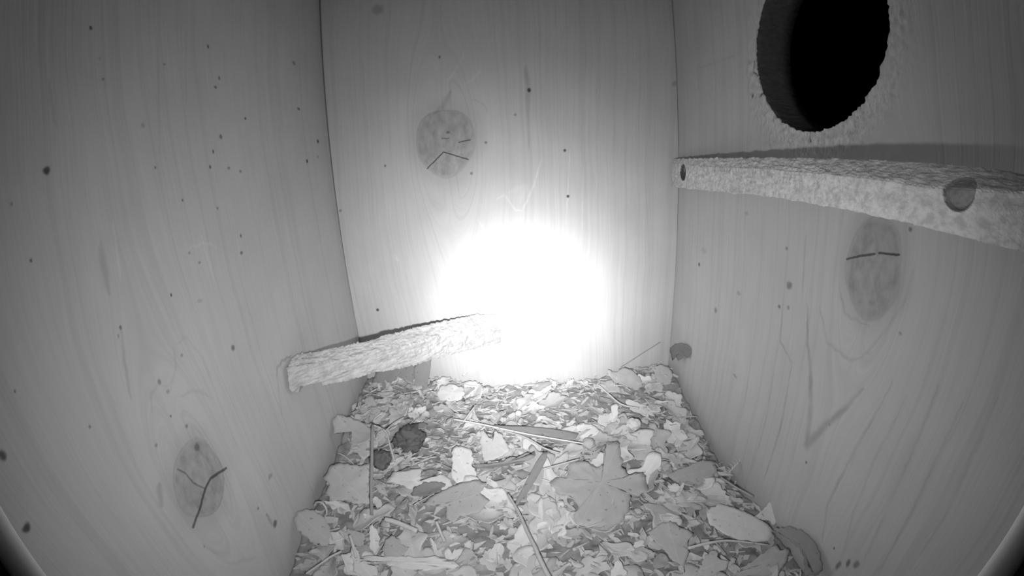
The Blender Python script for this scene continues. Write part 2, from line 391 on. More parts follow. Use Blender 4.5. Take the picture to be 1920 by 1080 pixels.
# right board with the round entrance hole, its rim chewed and splintered
def right_wall():
    NA = 240
    yc, zc, r0 = HC[0] * D, HC[1] * D + ZC, HC[2] * D
    S = 0.0575
    y0, y1, z0, z1 = yc - S, yc + S, zc - S, zc + S
    def outer(a):
        c, s = math.cos(a), math.sin(a)
        t = 1e9
        if c > 1e-6: t = min(t, (y1 - yc) / c)
        if c < -1e-6: t = min(t, (y0 - yc) / c)
        if s > 1e-6: t = min(t, (z1 - zc) / s)
        if s < -1e-6: t = min(t, (z0 - zc) / s)
        return t
    def rag(a, face):
        c, s = math.cos(a), math.sin(a)
        k = 0.00035 * nz(c * 14, s * 14, 3) + 0.0008 * max(0, nz(c * 26, s * 26, 9)) 
        if face == 0: return r0 + k * (1.6 if s < 0.2 else 1.0) + (0.0009 * max(0, nz(c * 7, s * 7, 5)) if c > 0.2 or s < -.5 else 0)
        return r0 + 0.25 * k
    vs = []; fs = []
    # rings of the inner face: from the rectangle inwards
    rel = [0.0] + [i / 26 for i in range(1, 26)] + [.985, .995, 1.0]
    angs = [2 * math.pi * i / NA for i in range(NA)]
    # snap corner directions so that the rectangle keeps its corners
    for cy, cz in ((y0, z0), (y0, z1), (y1, z0), (y1, z1)):
        a = math.atan2(cz - zc, cy - yc) % (2 * math.pi)
        i = min(range(NA), key=lambda j: abs(((angs[j] - a + math.pi) % (2 * math.pi)) - math.pi)); angs[i] = a
    for r in rel:
        for a in angs:
            ro, ri = outer(a), rag(a, 0)
            rad = ro + (ri - ro) * r
            c, s = math.cos(a), math.sin(a)
            d = 0.0
            if 0.05 < r < 1.0:
                y, z = yc + rad * c, zc + rad * s
                d = 0.0009 * nz(y * 900, z * 350, 1) * (1.2 if s < 0 else 0.4) * max(0, min(1, (r - .35) * 2))
            if r == 1.0: d = -0.0006 - 0.0006 * nz(c * 20, s * 20, 7)
            vs.append((xr - d, yc + rad * c, zc + rad * s))
    nr = len(rel)
    for k, (x, rr) in enumerate(((xr + .003, 0.0), (xr + .008, 0.0002), (xr + .014, 0.0), (xr + TW, 0.0))):
        for a in angs:
            c, s = math.cos(a), math.sin(a)
            rad = rag(a, 1) + rr + 0.00025 * nz(c * 30, s * 30, x * 300)
            vs.append((x, yc + rad * c, zc + rad * s))
    T = nr + 4
    for k in range(T - 1):
        for i in range(NA):
            j = (i + 1) % NA
            fs.append((k * NA + i, k * NA + j, (k + 1) * NA + j, (k + 1) * NA + i))
    # outer face with its opening, and the board's edges
    b = len(vs); Y0, Y1, Z0, Z1 = YF - TW, yb + TW, 0.0, ZTOP
    gy = [Y0, yc - S, yc, yc + S, Y1]
    for y, z in ((Y0, Z0), (Y1, Z0), (Y1, Z1), (Y0, Z1)):
        vs.append((xr, y, z)); vs.append((xr + TW, y, z))
    for i in range(4):
        j = (i + 1) % 4
        fs.append((b + 2 * i, b + 2 * j, b + 2 * j + 1, b + 2 * i + 1))
    for y, z in ((yc - S, zc - S), (yc + S, zc - S), (yc + S, zc + S), (yc - S, zc + S)): vs.append((xr + TW, y, z))
    for i in range(4):
        j = (i + 1) % 4
        fs.append((b + 2 * i + 1, b + 2 * j + 1, b + 8 + j, b + 8 + i))
    o0 = len(vs)
    for a in angs: vs.append((xr + TW, yc + outer(a) * math.cos(a), zc + outer(a) * math.sin(a)))
    for i in range(NA):
        j = (i + 1) % NA
        fs.append(((T - 1) * NA + i, (T - 1) * NA + j, o0 + j, o0 + i))
    o = board('wall_right', 1, xr, TW, Y0, Y1, Z0, Z1, mat_right, on_right, RK, RS, cut=(yc, zc, S), extra=(np.array(vs), np.array(fs)))
    dm = NB('dark_hole_rim'); co = obj_coord(dm)  # inner wall of the hole, darker than the board face
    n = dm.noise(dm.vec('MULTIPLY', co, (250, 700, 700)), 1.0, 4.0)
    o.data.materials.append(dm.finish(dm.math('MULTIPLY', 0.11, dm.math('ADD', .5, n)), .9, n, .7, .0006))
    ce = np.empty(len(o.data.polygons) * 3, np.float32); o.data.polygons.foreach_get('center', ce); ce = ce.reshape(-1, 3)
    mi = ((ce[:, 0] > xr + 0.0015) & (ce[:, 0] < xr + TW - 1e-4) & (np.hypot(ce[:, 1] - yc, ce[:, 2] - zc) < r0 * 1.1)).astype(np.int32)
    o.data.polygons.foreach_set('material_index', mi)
    return o
right_wall()

# ------------------------------------------------------------------ litter surface
CP = [(-.38,1,-.528),(-.30,1,-.532),(-.22,1,-.552),(0,1,-.588),(.15,1,-.592),(.27,1,-.592),(.35,1,-.568),(.484,1,-.566),(.492,.956,-.58),(.492,.823,-.622),
      (.492,.689,-.66),(.492,.562,-.66),(.492,.464,-.64),(.492,.4,-.648),(.492,.344,-.65),(.492,.285,-.63),(.492,.15,-.62),
      (-.397,.88,-.540),(-.397,.772,-.550),(-.397,.602,-.578),(-.397,.525,-.577),(-.397,.451,-.575),(-.397,.406,-.60),(-.397,.2,-.61),
      (0,.8,-.61),(.25,.8,-.62),(-.2,.75,-.605),(0,.55,-.625),(.25,.5,-.63),(-.2,.5,-.61),(0,.3,-.62),(.25,.25,-.62),(-.2,.25,-.61),(0,.05,-.61)]
def hD(x, y):
    sw = sz = 0.0
    for cx, cy, cz in CP:
        w_ = 1.0 / ((x - cx) ** 2 + (y - cy) ** 2 + 0.004) ** 1.6
        sw += w_; sz += w_ * cz
    return sz / sw
def hit(px, py, lift=0.0):     # where a pixel's ray meets the litter surface (or lift metres above it), D units
    d = ray(px, py); h = -0.6
    for _ in range(12):
        q = d * (h / d.z); h = 0.5 * h + 0.5 * hD(max(-.397, min(.492, q.x)), max(0, min(1, q.y))) + 0.5 * lift / D
    q = d * (h / d.z)
    return q

def leaf_mat(name, lo, hi, tex=0.25, rough=0.7):
    nb = NB(name); co = obj_coord(nb)
    oi = nb.node('ShaderNodeObjectInfo')
    rnd = oi.outputs['Random']
    c2 = nb.vec('ADD', co, nb.comb(nb.math('MULTIPLY', rnd, 3.1), nb.math('MULTIPLY', rnd, 1.7), 0))
    n = nb.noise(c2, 260, 4.0, 0.6)
    f = nb.noise(c2, 1400, 2.0, 0.6)
    X, Y, Z = nb.sep(co)
    # side veins slanting off the midrib
    ph = nb.math('ADD', nb.math('MULTIPLY', X, 1500.0), nb.math('MULTIPLY', nb.math('ABSOLUTE', Y), -1300.0))
    vein = nb.ramp(nb.math('ABSOLUTE', nb.math('SINE', ph)), 0.0, 0.16, 1.0, 0.0)
    mid = nb.ramp(nb.math('ABSOLUTE', Y), 0.0, 0.0005, 1.0, 0.0)
    vv = nb.math('MAXIMUM', nb.math('MULTIPLY', vein, 0.3), mid)
    spots_ = nb.ramp(nb.noise(c2, 420, 1.0), 0.68, 0.74, 0.0, 0.35)
    v = nb.math('ADD', lo, nb.math('MULTIPLY', rnd, hi - lo))
    v = nb.math('MULTIPLY', v, nb.math('ADD', 1.0 - tex / 2, nb.math('MULTIPLY', n, tex)))
    v = nb.math('MULTIPLY', v, nb.math('ADD', 1.0, nb.math('MULTIPLY', vv, 0.08)))
    v = nb.math('MULTIPLY', v, nb.math('SUBTRACT', 1.0, spots_))
    hgt = nb.math('ADD', nb.math('MULTIPLY', f, 0.3), nb.math('ADD', n, nb.math('MULTIPLY', vv, 0.3)))
    return nb.finish(v, rough, hgt, 0.5, 0.0003)
M_leaf = leaf_mat('dry_leaf', 0.42, 0.72)
M_leaf_pale = leaf_mat('pale_dry_leaf', 0.58, 0.70)
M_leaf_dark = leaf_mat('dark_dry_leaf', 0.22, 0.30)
M_leaf_mid = leaf_mat('grey_dry_leaf', 0.39, 0.46)
M_chip = leaf_mat('wood_chip_pale', 0.42, 0.68, 0.35, 0.8)
M_straw = leaf_mat('straw', 0.42, 0.70, 0.2)
M_dark = leaf_mat('dark_bark', 0.10, 0.16, 0.6, 0.9)
M_bed = leaf_mat('litter_crumbs', 0.33, 0.38, 0.8, 0.9)
M_crumb = leaf_mat('leaf_crumbs', 0.55, 0.62, 0.8, 0.9)

def leaf_verts(outline, fold=0.0, curl=0.0, ripple=0.0004, th=0.00025, edge=0.0, seed=0.0, curl_axis=0, rings=(.3, .6, .85, 1.0)):
    """outline in metres round a centre; returns a thin solid sheet"""
    n = len(outline); L = max(math.hypot(*p) for p in outline)
    cx = sum(p[0] for p in outline) / n; cy = sum(p[1] for p in outline) / n
    def zz(x, y, t):
        u = (x, y)[curl_axis]
        return fold * abs(y) + curl * u * u / L + ripple * nz(x * 170, y * 170, seed) + edge * t ** 3 * (0.5 + nz(x * 120, y * 120, seed + 4))
    top = [(cx, cy, zz(cx, cy, 0))]
    for r in rings:
        for p in outline:
            x = cx + r * (p[0] - cx); y = cy + r * (p[1] - cy); top.append((x, y, zz(x, y, r)))
    m = len(top); vs = top + [(x, y, z - th) for x, y, z in top]
    fs = []
    for i in range(n):
        j = (i + 1) % n
        fs.append((0, 1 + i, 1 + j)); fs.append((m, m + 1 + j, m + 1 + i))
        for k in range(len(rings) - 1):
            a, b = 1 + k * n, 1 + (k + 1) * n
            fs.append((a + i, b + i, b + j, a + j)); fs.append((m + a + j, m + b + j, m + b + i, m + a + i))
        e = 1 + (len(rings) - 1) * n
        fs.append((e + i, m + e + i, m + e + j, e + j))
    return vs, fs

def densify(pts, step, jag=0.0, seed=0):
    out = []; n = len(pts)
    for i in range(n):
        a, b = pts[i], pts[(i + 1) % n]
        L = math.hypot(b[0] - a[0], b[1] - a[1]); k = max(1, int(L / step))
        nx, ny = (-(b[1] - a[1]) / (L + 1e-9), (b[0] - a[0]) / (L + 1e-9))
        for j in range(k):
            t = j / k
            o = jag * nz((i + t) * 3.1, seed, 2.2) if j else 0
            out.append((a[0] + (b[0] - a[0]) * t + nx * o, a[1] + (b[1] - a[1]) * t + ny * o))
    return out

def leaf_px(name, label, cat, outline, mat, lift=0.004, normal=(0, 0, 1), at=None, axis=None, jag=0.0013, group=None, parent=None, **kw):
    """sheet whose outline was read off the photograph, laid in its own plane on the litter"""
    cxp = sum(p[0] for p in outline) / len(outline); cyp = sum(p[1] for p in outline) / len(outline)
    o = W(hit(cxp, cyp)) if at is None else W(at)
    o = o + Vector((0, 0, lift)); Nn = Vector(normal).normalized(); c = Vector((0, 0, ZC))
    def onp(p):
        d = ray(*p); return c + d * ((o - c).dot(Nn) / d.dot(Nn))
    P = [onp(p) for p in outline]
    O = sum(P, Vector()) / len(P)
    if axis: ex = onp(axis[1]) - onp(axis[0])
    else: ex = max(((a - b) for a in P for b in P), key=lambda v: v.length)
    ex = (ex - Nn * ex.dot(Nn)).normalized(); ey = Nn.cross(ex)
    loc = [((p - O).dot(ex), (p - O).dot(ey)) for p in P]
    v, f = leaf_verts(densify(loc, 0.0012, jag, cxp), seed=cxp * .1, **kw)
    ob = mesh_obj(name, v, f, mat, parent, True)
    ob.matrix_world = Matrix.Translation(O) @ Matrix((ex, ey, Nn)).transposed().to_4x4()
    if parent: ob.matrix_parent_inverse = Matrix.Translation(parent.location).inverted()
    else: tag(ob, label, cat, group)
    return ob

def tube_verts(pts, rad, seg=7, rough=0.0, flat=1.0, seed=0):
    vs = []; fs = []; n = len(pts); up = Vector((0, 0, 1))
    for i, p in enumerate(pts):
        d = (pts[min(i + 1, n - 1)] - pts[max(i - 1, 0)]).normalized()
        s_ = d.cross(up); s_ = s_.normalized() if s_.length > 1e-4 else Vector((1, 0, 0)); t_ = s_.cross(d)
        r = rad[i] if isinstance(rad, (list, tuple)) else rad
        for k in range(seg):
            a = 2 * math.pi * k / seg; q = r * (1 + rough * nz(i * .7, k * 1.3, seed))
            vs.append(p + s_ * math.cos(a) * q + t_ * math.sin(a) * q * flat)
    for i in range(n - 1):
        for k in range(seg):
            k2 = (k + 1) % seg
            fs.append((i * seg + k, i * seg + k2, (i + 1) * seg + k2, (i + 1) * seg + k))
    fs.append(tuple(range(seg - 1, -1, -1))); fs.append(tuple((n - 1) * seg + k for k in range(seg)))
    return vs, fs
def smooth_path(P, k=5):
    out = []
    for i in range(len(P) - 1):
        a, b, c, d = P[max(i - 1, 0)], P[i], P[i + 1], P[min(i + 2, len(P) - 1)]
        for j in range(k):
            t = j / k
            out.append(0.5 * ((2 * b) + (c - a) * t + (2 * a - 5 * b + 4 * c - d) * t * t + (3 * b - a - 3 * c + d) * t ** 3))
    out.append(P[-1]); return out
def recentre(o):               # origin to the middle of the mesh
    me = o.data; c = sum((v.co for v in me.vertices), Vector()) / len(me.vertices)
    for v in me.vertices: v.co -= c
    o.location = o.location + c; return o
def px_path(pts, lifts):
    return [W(hit(p[0], p[1], l)) for p, l in zip(pts, lifts)]
def stalk_px(name, label, cat, pts, lifts, rad, mat, flat=1.0, rough=0.15, parent=None, group=None):
    P = smooth_path(px_path(pts, lifts))
    v, f = tube_verts(P, rad if not isinstance(rad, (list, tuple)) else [rad[0] + (rad[1] - rad[0]) * i / (len(P) - 1) for i in range(len(P))], 7, rough, flat, pts[0][0])
    o = mesh_obj(name, v, f, mat, None, True); recentre(o)
    if parent: o.parent = parent; o.matrix_parent_inverse = Matrix.Translation(parent.location).inverted()
    else: tag(o, label, cat, group)
    return o

# ---- the bed: a crumbly mass nobody could count
nx_, ny_ = 170, 200
vs = []; fs = []
for j in range(ny_ + 1):
    for i in range(nx_ + 1):
        x = XL + 0.001 + (XR - XL - 0.002) * i / nx_; y = -0.15 + 1.149 * j / ny_
        z = hD(x, y) - 0.012 + 0.010 * nz(x * 28, y * 28, 1) + 0.007 * nz(x * 75, y * 75, 5)
        vs.append(PD(x, y, z))
a = len(vs)
for i, j in ((0, 0), (nx_, 0), (nx_, ny_), (0, ny_)):
    v = vs[j * (nx_ + 1) + i]; vs.append(Vector((v.x, v.y, 0.0003)))
for j in range(ny_):
    for i in range(nx_):
        q = j * (nx_ + 1) + i; fs.append((q, q + 1, q + nx_ + 2, q + nx_ + 1))
R0 = list(range(0, nx_ + 1)); R1 = [j * (nx_ + 1) + nx_ for j in range(ny_ + 1)]
R2 = [ny_ * (nx_ + 1) + i for i in range(nx_, -1, -1)]; R3 = [j * (nx_ + 1) for j in range(ny_, -1, -1)]
for k, rr in enumerate((R0, R1, R2, R3)): fs.append(tuple(rr) + (a + (k + 1) % 4, a + k))
fs.append((a, a + 3, a + 2, a + 1))
tag(mesh_obj('litter_bed', vs, fs, M_bed, None, True), 'dark crumbly mass of fine debris under the dead leaves on the box floor', 'litter', None, 'stuff')

# ---- crumbs: thousands of tiny flakes
def crumbs(count, seed):
    rnd = random.Random(seed); vs = []; fs = []
    for _ in range(count):
        x = rnd.uniform(XL + .01, XR - .01); y = rnd.uniform(0.05, 0.988); s_ = rnd.uniform(0.0007, 0.0024)
        c = PD(x, y, hD(x, y) - 0.006 + rnd.uniform(0, 0.012))
        M = Matrix.Rotation(rnd.uniform(0, 6.28), 3, 'Z') @ Matrix.Rotation(rnd.uniform(-.7, .7), 3, 'X')
        k = rnd.choice((3, 4, 4, 5)); b = len(vs); h_ = s_ * 0.16
        el = rnd.uniform(1.2, 3.6)
        ring = [M @ Vector((math.cos(6.283 * i / k) * s_ * rnd.uniform(.6, 1) * el, math.sin(6.283 * i / k) * s_ * rnd.uniform(.35, 1), 0)) for i in range(k)]
        up = M @ Vector((0, 0, h_))
        vs += [c + p + up for p in ring] + [c + p - up for p in ring]
        fs.append(tuple(range(b, b + k))); fs.append(tuple(range(b + 2 * k - 1, b + k - 1, -1)))
        for i in range(k): fs.append((b + i, b + k + i, b + k + (i + 1) % k, b + (i + 1) % k))
    return vs, fs
v, f = crumbs(3400, 3)
tag(mesh_obj('leaf_crumbs', v, f, M_crumb), 'pale crumbs and flakes scattered through the leaf litter', 'leaf crumbs', None, 'stuff')

# ---- counted pieces of litter
def oak_outline(L, w_, lobes, rnd):
    pts = []; n = 26
    ph = rnd.uniform(0, 1)
    for side in (1, -1):
        for i in range(n):
            t = i / n if side == 1 else 1 - i / n
            x = -L + 2 * L * t
            base = w_ * (math.sin(math.pi * min(1, t * 0.96 + 0.02)) ** 0.7) * (0.55 + 0.55 * t)
            y = base * (1 + 0.38 * math.cos(lobes * 2 * math.pi * t + ph + (0.4 if side < 0 else 0)))
            pts.append((x, side * max(y, 0.0004)))
    return pts
def torn_outline(L, w_, rnd):
    n = 34; s_ = rnd.uniform(0, 99); out = []
    for i in range(n):
        a = 2 * math.pi * i / n
        r = 1 + 0.55 * nz(math.cos(a) * 1.2, math.sin(a) * 1.2, s_) + 0.32 * nz(math.cos(a) * 3.4, math.sin(a) * 3.4, s_ + 7) + 0.14 * nz(math.cos(a) * 9, math.sin(a) * 9, s_)
        out.append((L * math.cos(a) * max(.3, r), w_ * math.sin(a) * max(.3, r)))
    return out
def shard_outline(L, w_, rnd):
    k = rnd.choice((5, 6, 7, 8)); P = []
    for i in range(k):
        a = 2 * math.pi * (i + rnd.uniform(-.3, .3)) / k; r = rnd.uniform(.5, 1.15)
        P.append((L * r * math.cos(a), w_ * r * math.sin(a)))
    return densify(P, .0009, .0011, rnd.uniform(0, 50))
def oval_outline(L, w_, rnd):
    n = 30; return [(L * math.cos(2 * math.pi * i / n), w_ * math.sin(2 * math.pi * i / n) * (1 - 0.25 * math.cos(2 * math.pi * i / n))) for i in range(n)]
rnd = random.Random(11)
KINDS = {'shard': 'small angular flake of dry leaf', 'lobed': 'lobed dry oak leaf piece', 'torn': 'ragged torn scrap of dry leaf', 'oval': 'small oval dry leaf', 'strip': 'narrow curled strip of dry leaf'}
protos = {k: [] for k in KINDS}
for k, n in (('shard', 12), ('lobed', 6), ('torn', 9), ('oval', 3), ('strip', 4)):
    for i in range(n):
        if k == 'lobed': ol = oak_outline(rnd.uniform(.008, .012), rnd.uniform(.0045, .0062), rnd.choice((2, 3)), rnd)
        elif k == 'shard': ol = shard_outline(rnd.uniform(.004, .007), rnd.uniform(.0022, .0045), rnd)
        elif k == 'torn': ol = torn_outline(rnd.uniform(.0055, .0085), rnd.uniform(.0035, .0058), rnd)
        elif k == 'oval': ol = oval_outline(rnd.uniform(.005, .008), rnd.uniform(.0028, .004), rnd)
        else: ol = torn_outline(rnd.uniform(.008, .012), rnd.uniform(.0016, .0026), rnd)
        v, f = leaf_verts(ol, fold=rnd.uniform(-.1, .3), curl=rnd.uniform(-.25, .35), ripple=.0011, th=.00024, edge=rnd.uniform(0, .0016), seed=i * 3.3, curl_axis=rnd.choice((0, 1)))
        protos[k].append((v, f))
def region(x, y):
    if y > .86: return 'close to the back wall'
    if x < -.22: return 'along the left wall'
    if x > .32: return 'along the right wall'
    if y < .42: return 'at the front of the floor'
    return 'in the middle of the floor'
used = {}
def scatter(kind, count, name, cat, text, meshes, mats, smin, smax, tilt, l0, l1, seed):
    rnd = random.Random(seed)
    cnt = 0; tries = 0
    while cnt < count and tries < count * 20:
        tries += 1
        x = rnd.uniform(XL + .02, XR - .02); y = 0.13 + 0.845 * rnd.random() ** 0.8
        s_ = rnd.uniform(smin, smax) * (1.0 if y < .8 else 0.85)
        m = .010 * s_ / D
        if x - XL < m or XR - x < m or 1 - y < m: 
            if rnd.random() < .6: continue
            x = min(max(x, XL + m), XR - m); y = min(y, 1 - m)
        i = rnd.randrange(len(meshes)); mi = rnd.randrange(len(mats)); key = (kind, i, mi)
        if key not in used:
            v, f = meshes[i]; o = mesh_obj(name, v, f, mats[mi], None, True); used[key] = o
        else:
            o = used[key].copy(); C.objects.link(o)
        o.location = PD(x, y, hD(x, y)) + Vector((0, 0, rnd.uniform(l0, l1)))
        o.scale = (s_, s_, s_)
        o.rotation_euler = (rnd.uniform(-tilt, tilt), rnd.uniform(-tilt, tilt), rnd.uniform(0, 6.283))
        rg = region(x, y)
        tag(o, text + ' in the litter ' + rg, cat, text + 's ' + rg)
        cnt += 1
scatter('torn', 170, 'leaf_scrap', 'leaf scrap', KINDS['torn'], protos['torn'], [M_leaf], .8, 1.75, .40, -.0005, .0030, 1)
scatter('shard', 270, 'leaf_flake', 'leaf flake', KINDS['shard'], protos['shard'], [M_leaf], .7, 1.5, .5, 0.0, .0034, 9)
scatter('lobed', 60, 'oak_leaf', 'dead leaf', KINDS['lobed'], protos['lobed'], [M_leaf], .9, 1.7, .34, 0.0005, .0040, 2)
scatter('oval', 26, 'oval_leaf', 'dead leaf', KINDS['oval'], protos['oval'], [M_leaf, M_leaf_mid], .7, 1.2, .4, 0.0005, .003, 3)
scatter('strip', 52, 'leaf_strip', 'leaf scrap', KINDS['strip'], protos['strip'], [M_leaf], .6, 1.2, .5, 0.0005, .0035, 4)
chips = []
for i in range(7):
    ol = torn_outline(rnd.uniform(.0018, .0034), rnd.uniform(.0012, .0022), rnd)
    chips.append(leaf_verts(ol, curl=rnd.uniform(-.3, .3), ripple=.0004, th=.0007, seed=i * 5.1, rings=(.5, 1.0)))
scatter('chip', 110, 'wood_chip', 'wood chip', 'tiny pale chip', chips, [M_chip], .6, 1.4, .6, 0.0005, .0042, 5)
straws = []
for i in range(6):
    L = rnd.uniform(.010, .022); b_ = rnd.uniform(-.1, .1)
    P = [Vector((-L / 2 + L * t / 8, b_ * L * math.sin(t / 8 * 3.1), .0004 * math.sin(t))) for t in range(9)]
    straws.append(tube_verts(P, rnd.uniform(.00028, .0005), 6, .2, .8, i))
scatter('straw', 70, 'straw_stalk', 'straw', 'thin pale straw stalk', straws, [M_straw], .6, 1.2, .25, 0.0015, .0048, 6)

# ------------------------------------------------------------------ rough split sticks
def plane_pt(px, py, A, B):     # a pixel's ray with the upright plane over the plan line A-B (D units)
    d = ray(px, py); n = Vector((B[1] - A[1], -(B[0] - A[0]), 0))
    return d * (n.dot(Vector((A[0], A[1], 0))) / n.dot(d))
def lerp_poly(pts, t):
    L = [0.0]
    for a, b in zip(pts[:-1], pts[1:]): L.append(L[-1] + (b - a).length)
    s_ = t * L[-1]
    for i in range(len(pts) - 1):
        if s_ <= L[i + 1] or i == len(pts) - 2:
            return pts[i].lerp(pts[i + 1], (s_ - L[i]) / (L[i + 1] - L[i] + 1e-12))
def rough_stick(name, edges, mat, n, sub, amp, along, holes=(), ends=(0, 0), notch=None, calm=0.0, grainy=2.5, ridge_mark=False):
    """edges: closed cross-section as 3-D polylines along the stick (D units)"""
    ns = len(edges); m = ns * sub; vs = []; fs = []; mk = []
    for i in range(n + 1):
        t = i / n; E = [lerp_poly(e, t) for e in edges]; cen = sum(E, Vector()) / ns
        ax = (lerp_poly(edges[0], min(1, t + .01)) - lerp_poly(edges[0], max(0, t - .01))).normalized()
        for k in range(m):
            a = E[k // sub]; b = E[(k // sub + 1) % ns]; p = a.lerp(b, (k % sub) / sub)
            q = cen.lerp(p, 0.985 if k % sub else 0.955)
            o = (p - cen).normalized()
            sx = t * along; g = k / sub * 3.0
            am = amp * (1 - calm * min(1, max(0, (t - .35) * 1.8)))
            d_ = am * (nz(sx * .3, g * 1.4, 3) + 0.6 * nz(sx * 1.0, g * 3.2, 8) + .3 * nz(sx * grainy, g * 5, 1))
            if not k % sub: d_ += amp * 0.8 * nz(sx * 2.7, k, 11)
            pw = W(q) + o * d_
            if i in (0, n):
                pw += ax * (amp * 1.2 * nz(g * 2, 3.3, i) + ends[0 if i == 0 else 1])
            mark = 0.0
            if ridge_mark and .1 < t < .96:              # splitting crack along the arris, torn fibres under it
                kk = (k - sub) / sub + .02 * nz(t * 60, 1.5)
                if -.02 < kk < .05: mark = .34 * min(1, (t - .1) * 8) * min(1, (.96 - t) * 5)
                elif 0 < kk < .42: mark = max(0, .42 - kk) * 1.0 * max(0, nz(t * 190, kk * 2.5, 4) + .12) * max(0, 1 - abs(t - .38) * 2.4) * 1.9
            for (c, ra, rz, inn, dep, dk) in holes:      # bored holes: inner shade painted as dark colour, edge ring painted paler
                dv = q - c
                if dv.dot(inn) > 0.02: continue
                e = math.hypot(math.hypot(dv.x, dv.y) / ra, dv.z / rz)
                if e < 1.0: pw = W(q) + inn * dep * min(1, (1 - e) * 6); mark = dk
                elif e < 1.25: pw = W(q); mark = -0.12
            if notch and notch[0] < t < notch[1]:        # chunk broken out of the lower arris
                up_ = E[1] - E[2]; cut_ = notch[2] * (1 + .25 * nz(t * 90, 2.0))
                if k // sub == 1 and k % sub / sub > 1 - cut_: pw = W(E[1].lerp(E[2], 1 - cut_)) 
                elif k // sub == 2: pw = pw + up_ * D * cut_ * (1 - k % sub / sub)
            vs.append(pw); mk.append(mark)
    for i in range(n):
        for k in range(m):
            k2 = (k + 1) % m; fs.append((i * m + k, i * m + k2, (i + 1) * m + k2, (i + 1) * m + k))
    for i, sgn in ((0, 1), (n, -1)):
        c = sum(vs[i * m:(i + 1) * m], Vector()) / m; ci = len(vs); vs.append(c); mk.append(0.0)
        for k in range(m):
            f = (ci, i * m + k, i * m + (k + 1) % m); fs.append(f if sgn < 0 else f[::-1])
    o = mesh_obj(name, vs, fs, mat, None, False)
    at = o.data.attributes.new('mark', 'FLOAT', 'POINT'); at.data.foreach_set('value', mk)
    return o
def rough_mat(name, axis_scale, base=0.6):
    nb = NB(name); co = obj_coord(nb)
    c = nb.vec('MULTIPLY', co, axis_scale)
    n1 = nb.noise(c, 1.0, 4.0, 0.65); n2 = nb.noise(co, 120, 2.0)
    m = nb.node('ShaderNodeAttribute'); m.attribute_name = 'mark'
    v = nb.math('MULTIPLY', base, nb.math('ADD', 0.74, nb.math('MULTIPLY', nb.ramp(n1, .35, .6), 0.28)))
    v = nb.math('MULTIPLY', v, nb.math('ADD', 0.88, nb.math('MULTIPLY', n2, 0.22)))
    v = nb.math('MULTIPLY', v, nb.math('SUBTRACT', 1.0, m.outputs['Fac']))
    return nb.finish(v, .85, n1, .8, .0008)

# corner perch, lower left: from the left board to the back board
A, B = (XL, 0.600), (-0.010, 0.998)
top = [plane_pt(x, y, (XL + .0, .64), (-.05, .998)) for x, y in ((539, 671), (560, 664), (672, 642), (780, 612), (880, 590), (928, 577))]
ridge = [plane_pt(x, y, A, B) for x, y in ((534, 690), (560, 686), (672, 668), (780, 642), (880, 616), (940, 603))]
bot = [plane_pt(x, y, A, B) for x, y in ((534, 735), (560, 738), (680, 706), (800, 679), (880, 658), (940, 640))]
def lim(p): return Vector((max(p.x, XL + .006), min(p.y, .994), p.z))
top = [lim(p) for p in top]; ridge = [lim(p) for p in ridge]; bot = [lim(p) for p in bot]
back = [lim(Vector((p.x - .02, p.y + .02, q.z + .004))) for p, q in zip(top, bot)]
M_rough = rough_mat('rough_sawn_lath', (160, 160, 900), 0.58)
o = rough_stick('wooden_perch', [top, ridge, bot, back], M_rough, 240, 11, 0.0011, 46, notch=(.045, .125, .24))
recentre(o)
tag(o, 'rough split wooden perch crossing the lower left corner above the litter', 'perch')

# long split rail on the right board, under the entrance hole
Uc = [(1277, 297), (1331, 296), (1442, 295), (1627, 298), (1744, 304), (1853, 313), (1950, 330)]
Xc = [.475, .428, .397, .362, .354, .350, .348]
upper = []
for (px, py), X in zip(Uc, Xc):
    d = ray(px, py); upper.append(d * (X / d.x))
upper[0].y = .994
FA, FB = (.470, .99), (.325, .15)
def rail_front(px, py, k):
    d = ray(px, py); X = Xf[k]; return d * (X / d.x)
Xf = [.470, .420, .382, .340, .332, .328, .326]
Rg = [(1275, 306), (1331, 310), (1442, 315), (1627, 332), (1744, 350), (1853, 357), (1960, 362)]
Bt = [(1272, 352), (1331, 358), (1442, 369), (1627, 403), (1744, 431), (1853, 459), (1962, 484)]
rg = [rail_front(x, y, k) for k, (x, y) in enumerate(Rg)]; bt = [rail_front(x, y, k) for k, (x, y) in enumerate(Bt)]
rg[0].y = bt[0].y = .994
bk_ = [Vector((p.x + .012, p.y, q.z + .006)) for p, q in zip(upper, bt)]
ax = (rg[-1] - rg[0]).normalized(); inn = Vector((0.98, 0.1, 0)).normalized()
def on_rail(px, py):
    d = ray(px, py); best = None
    for a, b in zip(rg[:-1], rg[1:]):
        n_ = Vector((b.y - a.y, -(b.x - a.x), 0)); k = n_.dot(a) / n_.dot(d); q = d * k
        if k > 0 and min(a.y, b.y) - .01 <= q.y <= max(a.y, b.y) + .01: best = q
    return best
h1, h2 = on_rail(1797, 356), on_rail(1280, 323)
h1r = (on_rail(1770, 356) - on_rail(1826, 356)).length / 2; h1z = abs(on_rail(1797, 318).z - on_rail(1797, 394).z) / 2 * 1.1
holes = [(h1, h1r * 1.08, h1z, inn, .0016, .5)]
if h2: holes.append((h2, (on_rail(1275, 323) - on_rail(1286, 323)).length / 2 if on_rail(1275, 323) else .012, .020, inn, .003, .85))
M_rail = rough_mat('rough_split_rail', (700, 330, 420), 0.74)
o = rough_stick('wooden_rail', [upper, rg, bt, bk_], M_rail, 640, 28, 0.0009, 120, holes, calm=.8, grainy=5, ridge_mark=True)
recentre(o)
tag(o, 'long rough split rail with two drilled holes along the right wall under the entrance hole', 'rail')

